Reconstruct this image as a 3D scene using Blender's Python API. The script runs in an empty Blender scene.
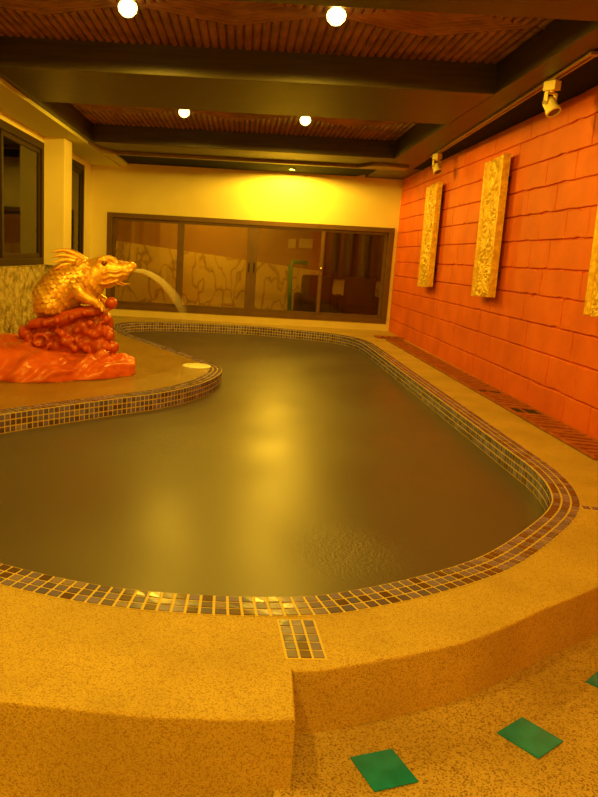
import bpy, bmesh, math, random
from mathutils import Vector, Matrix, noise
from mathutils.bvhtree import BVHTree

random.seed(7)
SC = bpy.context.scene
COL = SC.collection
PI = math.pi

# ------------------------------------------------------------------ camera
cam_d = bpy.data.cameras.new('camera')
cam = bpy.data.objects.new('camera', cam_d)
COL.objects.link(cam)
PITCH, ROLL = math.radians(11.289), math.atan(0.0565)
cam.matrix_world = (Matrix.Translation((0, 0, 1.30)) @ Matrix.Rotation(PI / 2 - PITCH, 4, 'X')
                    @ Matrix.Rotation(ROLL, 4, 'Z'))
cam_d.sensor_fit = 'AUTO'
cam_d.sensor_width = 36.0
cam_d.lens = 720.0 / 797.0 * 36.0
cam_d.shift_x = (299.0 - 237.0) / 797.0
cam_d.clip_start = 0.05
cam_d.clip_end = 100
SC.camera = cam

# ------------------------------------------------------------------ world, exposure
SC.view_settings.view_transform = 'Standard'
SC.view_settings.look = 'None'
SC.view_settings.gamma = 1.0
SC.view_settings.use_curve_mapping = False
SC.view_settings.exposure = 0.0
world = bpy.data.worlds.new('world')
SC.world = world
world.use_nodes = True
world.node_tree.nodes['Background'].inputs[0].default_value = (0.9, 0.5, 0.12, 1)
world.node_tree.nodes['Background'].inputs[1].default_value = 0.02

WARM = (1.0, 0.585, 0.03)
LAMP_W = 158.0          # each round bulb in the ceiling
BACK_FILL_W = 230.0          # two unseen fill bulbs added behind the camera
NEAR_W = 145.0          # the two bulbs above the front of the deck
WALL_W = 200.0          # small downlight by the far wall
CORRIDOR_W = 230.0  # unseen bulbs in the rooms behind the glass


# ------------------------------------------------------------------ materials
def mat(name, color, rough=0.5, metal=0.0, color2=None, nscale=8.0, bump=0.0, bscale=40.0, detail=4.0,
        rough2=None, spec=0.5, fac=(0.35, 0.65), coords='Object', stretch=None, speck=None, speck_scale=160.0,
        bdist=0.01):
    m = bpy.data.materials.new(name)
    m.use_nodes = True
    nt = m.node_tree
    b = nt.nodes['Principled BSDF']
    b.inputs['Base Color'].default_value = (*color, 1)
    b.inputs['Roughness'].default_value = rough
    b.inputs['Metallic'].default_value = metal
    b.inputs['Specular IOR Level'].default_value = spec
    tc = nt.nodes.new('ShaderNodeTexCoord')
    src = tc.outputs[coords]
    if stretch:
        mp = nt.nodes.new('ShaderNodeMapping')
        mp.inputs['Scale'].default_value = stretch
        nt.links.new(src, mp.inputs[0])
        src = mp.outputs[0]

    def noise_fac(scale, lo, hi, det=detail):
        n = nt.nodes.new('ShaderNodeTexNoise')
        n.inputs['Scale'].default_value = scale
        n.inputs['Detail'].default_value = det
        nt.links.new(src, n.inputs['Vector'])
        r = nt.nodes.new('ShaderNodeMapRange')
        r.inputs[1].default_value = lo
        r.inputs[2].default_value = hi
        nt.links.new(n.outputs['Fac'], r.inputs[0])
        return r.outputs[0], n.outputs['Fac']
    col = None
    if color2:
        f, _ = noise_fac(nscale, *fac)
        mx = nt.nodes.new('ShaderNodeMix')
        mx.data_type = 'RGBA'
        mx.inputs[6].default_value = (*color, 1)
        mx.inputs[7].default_value = (*color2, 1)
        nt.links.new(f, mx.inputs[0])
        col = mx.outputs[2]
        nt.links.new(col, b.inputs['Base Color'])
        if rough2 is not None:
            r = nt.nodes.new('ShaderNodeMapRange')
            r.inputs[3].default_value = rough
            r.inputs[4].default_value = rough2
            nt.links.new(f, r.inputs[0])
            nt.links.new(r.outputs[0], b.inputs['Roughness'])
    if speck:
        v = nt.nodes.new('ShaderNodeTexVoronoi')
        v.inputs['Scale'].default_value = speck_scale
        nt.links.new(src, v.inputs['Vector'])
        sep = nt.nodes.new('ShaderNodeSeparateColor')
        nt.links.new(v.outputs['Color'], sep.inputs[0])
        mr = nt.nodes.new('ShaderNodeMapRange')
        mr.inputs[1].default_value = 0.55
        mr.inputs[2].default_value = 0.95
        mr.inputs[4].default_value = 1.0
        nt.links.new(sep.outputs[0], mr.inputs[0])
        mx = nt.nodes.new('ShaderNodeMix')
        mx.data_type = 'RGBA'
        if col is not None:
            nt.links.new(col, mx.inputs[6])
        else:
            mx.inputs[6].default_value = (*color, 1)
        mx.inputs[7].default_value = (*speck, 1)
        nt.links.new(mr.outputs[0], mx.inputs[0])
        nt.links.new(mx.outputs[2], b.inputs['Base Color'])
    if bump:
        _, n = noise_fac(bscale, 0, 1, 6.0)
        bp = nt.nodes.new('ShaderNodeBump')
        bp.inputs['Strength'].default_value = bump
        bp.inputs['Distance'].default_value = bdist
        nt.links.new(n, bp.inputs['Height'])
        nt.links.new(bp.outputs[0], b.inputs['Normal'])
    return m


M_DECK = mat('aggregate', (0.64, 0.475, 0.15), 0.42, color2=(0.50, 0.36, 0.11), nscale=2.2, bump=0.8, bscale=220,
             speck=(0.33, 0.19, 0.04), speck_scale=270, rough2=0.6, bdist=0.006)


def wet_patch(m):
    """the deck round the fountain is soaked: darker and smoother than the dry deck by the step"""
    nt = m.node_tree
    b = nt.nodes['Principled BSDF']
    tc = nt.nodes.new('ShaderNodeTexCoord')
    n = nt.nodes.new('ShaderNodeTexNoise')
    n.inputs['Scale'].default_value = 1.3
    n.inputs['Detail'].default_value = 3
    nt.links.new(tc.outputs['Object'], n.inputs['Vector'])
    d = nt.nodes.new('ShaderNodeVectorMath')
    d.operation = 'DISTANCE'
    d.inputs[1].default_value = (-1.9, 8.2, 0)
    nt.links.new(tc.outputs['Object'], d.inputs[0])
    a = nt.nodes.new('ShaderNodeMath')
    a.operation = 'MULTIPLY_ADD'
    a.inputs[1].default_value = 1.4
    nt.links.new(n.outputs['Fac'], a.inputs[0])
    nt.links.new(d.outputs['Value'], a.inputs[2])
    r = nt.nodes.new('ShaderNodeMapRange')
    r.inputs[1].default_value = 3.2
    r.inputs[2].default_value = 4.6
    r.inputs[3].default_value = 1.0
    r.inputs[4].default_value = 0.0
    nt.links.new(a.outputs[0], r.inputs[0])
    col = b.inputs['Base Color'].links[0].from_socket
    mx = nt.nodes.new('ShaderNodeMix')
    mx.data_type = 'RGBA'
    mx.blend_type = 'MULTIPLY'
    nt.links.new(r.outputs[0], mx.inputs[0])
    nt.links.new(col, mx.inputs[6])
    mx.inputs[7].default_value = (0.66, 0.55, 0.4, 1)
    nt.links.new(mx.outputs[2], b.inputs['Base Color'])
    ro = b.inputs['Roughness'].links[0].from_socket
    m2 = nt.nodes.new('ShaderNodeMix')
    nt.links.new(r.outputs[0], m2.inputs[0])
    nt.links.new(ro, m2.inputs[2])
    m2.inputs[3].default_value = 0.2
    nt.links.new(m2.outputs[0], b.inputs['Roughness'])


wet_patch(M_DECK)
M_FLOOR = mat('coarse_aggregate', (0.60, 0.44, 0.18), 0.45, color2=(0.47, 0.33, 0.12), nscale=3.0, bump=1.0, bscale=170,
              speck=(0.20, 0.10, 0.02), speck_scale=210, bdist=0.008)
M_RED = mat('red_block_paint', (0.80, 0.155, 0.02), 0.62, color2=(0.62, 0.10, 0.012), nscale=2.5, bump=0.35, bscale=45,
            fac=(0.3, 0.75), bdist=0.012)
M_JOINT = mat('dark_joint', (0.10, 0.014, 0.005), 0.9)
M_CREAM = mat('cream_plaster', (0.86, 0.76, 0.36), 0.6, color2=(0.80, 0.69, 0.30), nscale=1.5, bump=0.08, bscale=60)
M_SOFFIT = mat('soffit_paint', (0.60, 0.62, 0.22), 0.7)
M_BEAM = mat('dark_stained_wood', (0.060, 0.042, 0.016), 0.42, color2=(0.036, 0.025, 0.009), nscale=3.0, stretch=(0.6, 9, 9),
             bump=0.1, bscale=20)
M_BEAM_Y = mat('dark_stained_wood_long', (0.060, 0.042, 0.016), 0.45, color2=(0.036, 0.025, 0.009), nscale=3.0,
               stretch=(9, 0.6, 9), bump=0.1, bscale=20)
M_SLATE = mat('dark_painted_board', (0.008, 0.011, 0.008), 0.8, spec=0.15)
M_TRIM = mat('brown_trim_wood', (0.26, 0.16, 0.06), 0.4, color2=(0.2, 0.12, 0.04), nscale=6)
M_BAMBOO = mat('bamboo_pole', (0.36, 0.17, 0.065), 0.45, color2=(0.20, 0.085, 0.03), nscale=5.0, bump=0.2, bscale=30)
M_BACKING = mat('ceiling_backing', (0.05, 0.025, 0.012), 0.8)
M_FRAME = mat('bronze_window_frame', (0.14, 0.066, 0.016), 0.5, color2=(0.11, 0.05, 0.012), nscale=6)
M_FRAME2 = mat('dark_window_frame', (0.035, 0.017, 0.005), 0.5, spec=0.25)
M_STONE = mat('rough_plinth_stone', (0.60, 0.50, 0.24), 0.8, color2=(0.26, 0.19, 0.05), nscale=9.0, bump=1.0, bscale=14,
              bdist=0.05)
M_GROUT = mat('grout', (0.66, 0.50, 0.16), 0.6)
M_BASIN = mat('basin_tile', (0.05, 0.05, 0.035), 0.5)
M_GOLD = mat('gold_paint', (0.92, 0.56, 0.10), 0.34, metal=0.35, color2=(0.74, 0.34, 0.05), nscale=9, bump=0.25, bscale=50)
M_REDROCK = mat('red_lacquer', (0.58, 0.095, 0.022), 0.32, color2=(0.40, 0.048, 0.012), nscale=7, bump=0.35, bscale=18,
                bdist=0.02)
M_WAVE = mat('red_lacquer_lit', (0.72, 0.15, 0.03), 0.28, color2=(0.56, 0.085, 0.018), nscale=6, bump=0.3, bscale=16, bdist=0.02)  # rock's red lacquer again, lit look put into a brighter, more orange colour
M_CARVED = mat('carved_gold_wood', (0.90, 0.62, 0.08), 0.40, metal=0.2, color2=(0.66, 0.36, 0.035), nscale=24, bump=0.4, bscale=70)
M_GRATE = mat('red_brown_grate', (0.44, 0.12, 0.03), 0.5, color2=(0.27, 0.06, 0.02), nscale=10)
M_DARK = mat('dark_void', (0.02, 0.012, 0.006), 0.8)
M_TRACK = mat('track_metal', (0.34, 0.22, 0.08), 0.35, metal=0.3)
M_LAMPBODY = mat('cream_lamp_enamel', (0.80, 0.68, 0.30), 0.35)
M_CHROME = mat('chrome', (0.8, 0.72, 0.5), 0.2, metal=1.0)
M_LENS = mat('lamp_lens', (0.14, 0.08, 0.03), 0.15)
M_LID = mat('white_plastic', (1.0, 1.0, 0.9), 0.3)
M_EYE = mat('eye_paint', (0.25, 0.10, 0.02), 0.2, metal=0.3)
M_GREENPIPE = mat('green_pipe_paint', (0.10, 0.34, 0.14), 0.4)
M_CHAIR = mat('plum_fabric', (0.06, 0.018, 0.016), 0.8)
M_PAPER = mat('paper', (0.6, 0.5, 0.25), 0.8)
M_BROWNWALL = mat('brown_wall', (0.34, 0.18, 0.05), 0.7)


def mat_green():
    m = mat('green_glaze', (0.010, 0.27, 0.75), 0.16, color2=(0.005, 0.19, 0.5), nscale=14, bump=0.1, bscale=30)
    return m


M_GREEN = mat_green()


def mat_tile(name, stops, rough):
    m = bpy.data.materials.new(name)
    m.use_nodes = True
    nt = m.node_tree
    b = nt.nodes['Principled BSDF']
    g = nt.nodes.new('ShaderNodeNewGeometry')
    r = nt.nodes.new('ShaderNodeValToRGB')
    r.color_ramp.interpolation = 'CONSTANT'
    els = r.color_ramp.elements
    while len(els) < len(stops):
        els.new(0.5)
    for i, (p, c) in enumerate(stops):
        els[i].position = p
        els[i].color = (*c, 1)
    nt.links.new(g.outputs['Random Per Island'], r.inputs[0])
    nt.links.new(r.outputs[0], b.inputs['Base Color'])
    b.inputs['Roughness'].default_value = rough
    b.inputs['Specular IOR Level'].default_value = 0.7
    return m


M_TILE = mat_tile('glass_mosaic', [(0, (0.17, 0.145, 0.50)), (0.2, (0.13, 0.10, 0.30)), (0.4, (0.11, 0.06, 0.08)),
                                   (0.58, (0.20, 0.17, 0.60)), (0.76, (0.12, 0.11, 0.40)), (0.92, (0.26, 0.21, 0.40))], 0.2)


def mat_emit(name, color, strength):
    m = bpy.data.materials.new(name)
    m.use_nodes = True
    b = m.node_tree.nodes['Principled BSDF']
    b.inputs['Base Color'].default_value = (*color, 1)
    b.inputs['Emission Color'].default_value = (*color, 1)
    b.inputs['Emission Strength'].default_value = strength
    return m


M_BULB = mat_emit('lit_bulb', (1.0, 0.78, 0.20), 5.0)


def mat_glass():
    m = bpy.data.materials.new('window_glass')
    m.use_nodes = True
    nt = m.node_tree
    nt.nodes.remove(nt.nodes['Principled BSDF'])
    out = nt.nodes['Material Output']
    fr = nt.nodes.new('ShaderNodeFresnel')
    fr.inputs[0].default_value = 1.5
    tr = nt.nodes.new('ShaderNodeBsdfTransparent')
    tr.inputs[0].default_value = (0.86, 0.80, 0.66, 1)
    gl = nt.nodes.new('ShaderNodeBsdfGlossy')
    gl.inputs['Roughness'].default_value = 0.02
    mx = nt.nodes.new('ShaderNodeMixShader')
    nt.links.new(fr.outputs[0], mx.inputs[0])
    nt.links.new(tr.outputs[0], mx.inputs[1])
    nt.links.new(gl.outputs[0], mx.inputs[2])
    nt.links.new(mx.outputs[0], out.inputs[0])
    return m


M_GLASS = mat_glass()


WATER_LEVEL = -0.15


def mat_water():
    m = bpy.data.materials.new('murky_water')
    m.use_nodes = True
    nt = m.node_tree
    b = nt.nodes['Principled BSDF']
    tc = nt.nodes.new('ShaderNodeTexCoord')

    def nz(scale, det):
        n = nt.nodes.new('ShaderNodeTexNoise')
        n.inputs['Scale'].default_value = scale
        n.inputs['Detail'].default_value = det
        nt.links.new(tc.outputs['Object'], n.inputs['Vector'])
        return n.outputs['Fac']

    def rng(src, a0, a1, b0, b1):
        r = nt.nodes.new('ShaderNodeMapRange')
        r.interpolation_type = 'SMOOTHSTEP'
        for i, v in enumerate((a0, a1, b0, b1)):
            r.inputs[i + 1].default_value = v
        nt.links.new(src, r.inputs[0])
        return r.outputs[0]
    patch = nz(0.8, 1.0)
    nt.links.new(rng(patch, 0.25, 0.75, 0.33, 0.45), b.inputs['Roughness'])
    b.inputs['Base Color'].default_value = (0.095, 0.075, 0.10, 1)
    b.inputs['IOR'].default_value = 1.33
    b.inputs['Specular IOR Level'].default_value = 1.0
    bp = nt.nodes.new('ShaderNodeBump')
    bp.inputs['Distance'].default_value = 0.02
    last = None
    for c, rad in (((.68, 3.45, WATER_LEVEL), .6), ((-.50, 5.45, WATER_LEVEL), .9)):   # two patches stirred by the inlets
        d = nt.nodes.new('ShaderNodeVectorMath')
        d.operation = 'DISTANCE'
        d.inputs[1].default_value = c
        nt.links.new(tc.outputs['Object'], d.inputs[0])
        f = rng(d.outputs['Value'], 0.0, rad, 0.28, 0.0)
        if last is None:
            last = f
        else:
            mx = nt.nodes.new('ShaderNodeMath')
            mx.operation = 'MAXIMUM'
            nt.links.new(last, mx.inputs[0])
            nt.links.new(f, mx.inputs[1])
            last = mx.outputs[0]
    nt.links.new(last, bp.inputs['Strength'])
    nt.links.new(nz(70.0, 2.0), bp.inputs['Height'])
    nt.links.new(bp.outputs[0], b.inputs['Normal'])
    return m


M_WATER = mat_water()


def mat_jet():
    m = bpy.data.materials.new('spouting_water')
    m.use_nodes = True
    nt = m.node_tree
    nt.nodes.remove(nt.nodes['Principled BSDF'])
    out = nt.nodes['Material Output']
    tc = nt.nodes.new('ShaderNodeTexCoord')
    sp = nt.nodes.new('ShaderNodeSeparateXYZ')
    nt.links.new(tc.outputs['Object'], sp.inputs[0])
    r = nt.nodes.new('ShaderNodeMapRange')      # denser near the mouth, thinning into spray
    r.inputs[1].default_value = 0.0
    r.inputs[2].default_value = 0.52
    r.inputs[3].default_value = 1.15
    r.inputs[4].default_value = 0.0
    nt.links.new(sp.outputs[0], r.inputs[0])
    lw = nt.nodes.new('ShaderNodeLayerWeight')
    lw.inputs[0].default_value = 0.35
    inv = nt.nodes.new('ShaderNodeMath')
    inv.operation = 'SUBTRACT'
    inv.inputs[0].default_value = 1.0
    nt.links.new(lw.outputs['Facing'], inv.inputs[1])
    mu = nt.nodes.new('ShaderNodeMath')
    mu.operation = 'MULTIPLY'
    nt.links.new(r.outputs[0], mu.inputs[0])
    nt.links.new(inv.outputs[0], mu.inputs[1])
    tr = nt.nodes.new('ShaderNodeBsdfTransparent')
    df = nt.nodes.new('ShaderNodeBsdfTranslucent')
    df.inputs[0].default_value = (0.95, 0.93, 0.8, 1)
    d2 = nt.nodes.new('ShaderNodeBsdfDiffuse')
    d2.inputs[0].default_value = (0.95, 0.93, 0.8, 1)
    ad = nt.nodes.new('ShaderNodeMixShader')
    ad.inputs[0].default_value = 0.5
    nt.links.new(df.outputs[0], ad.inputs[1])
    nt.links.new(d2.outputs[0], ad.inputs[2])
    mx = nt.nodes.new('ShaderNodeMixShader')
    nt.links.new(mu.outputs[0], mx.inputs[0])
    nt.links.new(tr.outputs[0], mx.inputs[1])
    nt.links.new(ad.outputs[0], mx.inputs[2])
    nt.links.new(mx.outputs[0], out.inputs[0])
    return m


M_JET = mat_jet()


def mat_relief_wall():
    """pale wall carved with branching tree trunks, seen through the far window"""
    m = mat('carved_tree_wall', (0.62, 0.50, 0.20), 0.75)
    nt = m.node_tree
    b = nt.nodes['Principled BSDF']
    tc = nt.nodes.new('ShaderNodeTexCoord')
    mp = nt.nodes.new('ShaderNodeMapping')
    mp.inputs['Scale'].default_value = (1.0, 0.2, 0.55)
    nt.links.new(tc.outputs['Object'], mp.inputs[0])
    n = nt.nodes.new('ShaderNodeTexNoise')
    n.inputs['Scale'].default_value = 1.6
    n.inputs['Detail'].default_value = 3
    nt.links.new(mp.outputs[0], n.inputs['Vector'])
    va = nt.nodes.new('ShaderNodeVectorMath')
    va.operation = 'MULTIPLY_ADD'
    va.inputs[1].default_value = (1.3, 1.3, 1.3)
    nt.links.new(n.outputs['Color'], va.inputs[0])
    nt.links.new(mp.outputs[0], va.inputs[2])
    w = nt.nodes.new('ShaderNodeTexVoronoi')
    w.feature = 'DISTANCE_TO_EDGE'
    w.inputs['Scale'].default_value = 2.1
    nt.links.new(va.outputs[0], w.inputs['Vector'])
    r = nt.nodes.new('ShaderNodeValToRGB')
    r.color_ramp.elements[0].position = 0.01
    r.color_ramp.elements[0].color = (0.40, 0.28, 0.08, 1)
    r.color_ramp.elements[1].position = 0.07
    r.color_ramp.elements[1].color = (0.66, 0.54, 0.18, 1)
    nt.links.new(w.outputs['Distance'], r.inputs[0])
    nt.links.new(r.outputs[0], b.inputs['Base Color'])
    return m


M_RELIEF = mat_relief_wall()


# ------------------------------------------------------------------ helpers
def finish(name, bm, m, parent=None, smooth=False, loc=None):
    bmesh.ops.recalc_face_normals(bm, faces=bm.faces)
    me = bpy.data.meshes.new(name)
    bm.to_mesh(me)
    bm.free()
    return link(name, me, m, parent, smooth, loc)


def link(name, me, m, parent=None, smooth=False, loc=None):
    me.name = name
    me.materials.clear()
    for x in (m if isinstance(m, (list, tuple)) else [m]):
        me.materials.append(x)
    if smooth:
        for p in me.polygons:
            p.use_smooth = True
    o = bpy.data.objects.new(name, me)
    COL.objects.link(o)
    if parent is not None:
        o.parent = parent
    if loc is not None:
        o.location = loc
    return o


def tag(o, label=None, cat=None, group=None, kind=None):
    if label:
        o['label'] = label
    if cat:
        o['category'] = cat
    if group:
        o['group'] = group
    if kind:
        o['kind'] = kind
    return o


def empty(name, loc, label, cat, group=None):
    o = bpy.data.objects.new(name, None)
    o.location = loc
    o.empty_display_size = 0.1
    COL.objects.link(o)
    return tag(o, label, cat, group)


def box(bm, x0, x1, y0, y1, z0, z1, bev=0.0, mi=0):
    vs = [bm.verts.new((x, y, z)) for x in (x0, x1) for y in (y0, y1) for z in (z0, z1)]
    idx = [(0, 1, 3, 2), (4, 6, 7, 5), (0, 4, 5, 1), (2, 3, 7, 6), (0, 2, 6, 4), (1, 5, 7, 3)]
    fs = [bm.faces.new([vs[i] for i in q]) for q in idx]
    for f in fs:
        f.material_index = mi
    if bev:
        es = list({e for f in fs for e in f.edges})
        bmesh.ops.bevel(bm, geom=es, offset=bev, segments=2, affect='EDGES', profile=0.6)
    return vs


def prism(bm, pts, z0, z1):
    lo = [bm.verts.new((x, y, z0)) for x, y in pts]
    hi = [bm.verts.new((x, y, z1)) for x, y in pts]
    n = len(pts)
    bm.faces.new(lo[::-1])
    bm.faces.new(hi)
    for i in range(n):
        bm.faces.new((lo[i], lo[(i + 1) % n], hi[(i + 1) % n], hi[i]))


def tube(bm, pts, radii, seg=8, flat=1.0, cap=True):
    pts = [Vector(p) for p in pts]
    rings = []
    up = Vector((0, 0, 1))
    for i, p in enumerate(pts):
        a = pts[max(i - 1, 0)]
        b = pts[min(i + 1, len(pts) - 1)]
        t = (b - a).normalized()
        s = t.cross(up)
        if s.length < 1e-3:
            s = t.cross(Vector((0, 1, 0)))
        s.normalize()
        u = s.cross(t)
        r = radii[i] if isinstance(radii, (list, tuple)) else radii
        rings.append([bm.verts.new(p + s * (r * flat * math.cos(2 * PI * k / seg)) + u * (r * math.sin(2 * PI * k / seg)))
                      for k in range(seg)])
    for i in range(len(rings) - 1):
        for k in range(seg):
            bm.faces.new((rings[i][k], rings[i][(k + 1) % seg], rings[i + 1][(k + 1) % seg], rings[i + 1][k]))
    if cap:
        bm.faces.new(rings[0][::-1])
        bm.faces.new(rings[-1])


def lathe(bm, prof, center=(0, 0, 0), seg=24, M=None):
    c = Vector(center)
    rings = []
    for r, z in prof:
        ring = []
        for k in range(seg):
            v = Vector((r * math.cos(2 * PI * k / seg), r * math.sin(2 * PI * k / seg), z))
            if M is not None:
                v = M @ v
            ring.append(bm.verts.new(v + c))
        rings.append(ring)
    for i in range(len(rings) - 1):
        for k in range(seg):
            bm.faces.new((rings[i][k], rings[i][(k + 1) % seg], rings[i + 1][(k + 1) % seg], rings[i + 1][k]))
    bm.faces.new(rings[0][::-1])
    bm.faces.new(rings[-1])


def ball(bm, c, r, sub=3, M=None):
    if not isinstance(r, (tuple, list)):
        r = (r, r, r)
    mtx = Matrix.Translation(c) @ (M if M else Matrix()) @ Matrix.Diagonal((*r, 1))
    bmesh.ops.create_icosphere(bm, subdivisions=sub, radius=1.0, matrix=mtx)


def spline(pts, n, closed=False):
    """Catmull-Rom through pts, n samples per span"""
    P = [Vector(p) for p in pts]
    N = len(P)
    out = []
    for i in range(N if closed else N - 1):
        if closed:
            a, b, c, d = P[(i - 1) % N], P[i], P[(i + 1) % N], P[(i + 2) % N]
        else:
            a, b, c, d = P[max(i - 1, 0)], P[i], P[i + 1], P[min(i + 2, N - 1)]
        for k in range(n):
            t = k / n
            out.append(0.5 * ((2 * b) + (c - a) * t + (2 * a - 5 * b + 4 * c - d) * t * t + (3 * b - a - 3 * c + d) * t ** 3))
    if not closed:
        out.append(P[-1])
    return out


def resample(pts, step, closed=True):
    P = pts + [pts[0]] if closed else pts
    L = [0.0]
    for i in range(1, len(P)):
        L.append(L[-1] + (P[i] - P[i - 1]).length)
    n = max(3, round(L[-1] / step))
    out = []
    j = 0
    for k in range(n if closed else n + 1):
        s = L[-1] * k / n
        while j < len(L) - 2 and L[j + 1] < s:
            j += 1
        t = (s - L[j]) / max(1e-9, L[j + 1] - L[j])
        out.append(P[j].lerp(P[j + 1], t))
    return out


def normals2d(P, closed=True):
    N = len(P)
    out = []
    for i in range(N):
        a = P[(i - 1) % N] if closed else P[max(i - 1, 0)]
        b = P[(i + 1) % N] if closed else P[min(i + 1, N - 1)]
        t = (b - a).normalized()
        out.append(Vector((t.y, -t.x, 0)))
    return out


def voxel_blob(name, bm, voxel, smooth_iter=4):
    """fuse overlapping lumps into one continuous skin"""
    me = bpy.data.meshes.new('tmp')
    bm.to_mesh(me)
    bm.free()
    o = bpy.data.objects.new('tmp', me)
    COL.objects.link(o)
    r = o.modifiers.new('r', 'REMESH')
    r.mode = 'VOXEL'
    r.voxel_size = voxel
    s = o.modifiers.new('s', 'SMOOTH')
    s.iterations = smooth_iter
    s.factor = 0.5
    dg = bpy.context.evaluated_depsgraph_get()
    dg.update()
    out = bpy.data.meshes.new_from_object(o.evaluated_get(dg))
    out.name = name
    bpy.data.objects.remove(o)
    bpy.data.meshes.remove(me)
    return out


# ------------------------------------------------------------------ pool outline (deck level, inner rim)
RIM = [(-2.05, 3.95), (-1.75, 3.38), (-1.35, 2.98), (-.935, 2.765), (-.50, 2.62), (-.10, 2.585), (.27, 2.615), (.49, 2.69),
       (.82, 2.87), (1.16, 3.12), (1.49, 3.48), (1.785, 3.87), (1.93, 4.2), (2.01, 4.65), (2.015, 5.3), (2.015, 6.5),
       (2.015, 8.0), (2.015, 9.5), (2.015, 10.9), (1.985, 11.9), (1.83, 12.5), (1.5, 12.9), (.85, 13.2), (.1, 13.42),
       (-.77, 13.36), (-1.5, 13.15), (-1.92, 12.8), (-2.05, 12.4), (-1.98, 11.9), (-1.66, 11.0), (-.98, 9.8), (-.53, 8.98),
       (-.26, 8.45), (-.19, 8.0), (-.33, 7.3), (-.66, 6.64), (-1.12, 6.13), (-1.45, 5.76), (-1.79, 5.36), (-2.08, 4.9), (-2.17, 4.4)]
RIM_S = spline([(x, y, 0) for x, y in RIM], 10, True)
WATER_Z = -0.15
TILE = 0.05
BAND = 0.152
X_R, X_L, Y_F, Y_N = 2.88, -2.97, 14.1, -3.8
Z_S = 2.85          # underside of beams and soffits
Z_B = 3.13          # bamboo panels
FLOOR_Z = -0.23


def fill_loops(bm, loops, z):
    es = []
    for lp in loops:
        vs = [bm.verts.new((p[0], p[1], z)) for p in lp]
        es += [bm.edges.new((vs[i], vs[(i + 1) % len(vs)])) for i in range(len(vs))]
    bmesh.ops.triangle_fill(bm, edges=es, use_beauty=True)


def build_deck():
    rim = resample(RIM_S, 0.12)
    nr = normals2d(rim)
    hole = [(p + n * (BAND - 0.004)) for p, n in zip(rim, nr)]
    front = spline([(.22, 2.113, 0), (.362, 2.138, 0), (.863, 2.357, 0), (1.271, 2.654, 0), (1.589, 2.885, 0), (2.05, 3.30, 0),
                    (2.42, 3.76, 0), (2.68, 4.24, 0), (X_R + .05, 4.8, 0)], 6)
    left = spline([(X_L - .02, 2.10, 0), (-2.0, 1.97, 0), (-1.2, 1.90, 0), (-.628, 1.868, 0), (-.194, 1.838, 0), (.213, 1.858, 0)], 6)
    outer = left + front + [Vector((X_R + .05, Y_F + .02, 0)), Vector((X_L - .02, Y_F + .02, 0))]
    bm = bmesh.new()
    fill_loops(bm, [outer, hole], 0.0)
    # riser with a rounded nosing
    edge = left + front
    nrm = normals2d(edge, False)
    prof = [(0, 0.0), (0.004, -0.001), (0.007, -0.004), (0.008, -0.009), (0.008, FLOOR_Z - 0.30)]
    # keep the step corner crisp: two vertices share its place
    rows = []
    for d, z in prof:
        rows.append([bm.verts.new((p.x + n.x * d, p.y + n.y * d, z)) for p, n in zip(edge, nrm)])
    for a, b in zip(rows[:-1], rows[1:]):
        for i in range(len(edge) - 1):
            bm.faces.new((a[i], a[i + 1], b[i + 1], b[i]))
    bmesh.ops.remove_doubles(bm, verts=bm.verts, dist=0.0005)
    o = finish('pool_deck', bm, M_DECK)
    tag(o, kind='structure')
    bm = bmesh.new()
    box(bm, .17, X_R + .05, Y_N, 4.85, FLOOR_Z - .4, FLOOR_Z)
    tag(finish('floor', bm, M_FLOOR), kind='structure')
    bm = bmesh.new()
    box(bm, X_L - .02, .17, Y_N, 2.2, FLOOR_Z - .4, FLOOR_Z - .22)
    tag(finish('floor_step', bm, M_FLOOR), kind='structure')


def tile_quad(bm, c, jit=0.0007, h=0.0025):
    """c: four corners (counter-clockwise) on the grout, n: outward"""
    n = (c[1] - c[0]).cross(c[3] - c[0]).normalized()
    top = [bm.verts.new(p + n * (h + random.uniform(-jit, jit))) for p in c]
    low = [bm.verts.new(p) for p in c]
    bm.faces.new(top)
    for i in range(4):
        bm.faces.new((low[i], low[(i + 1) % 4], top[(i + 1) % 4], top[i]))


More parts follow.
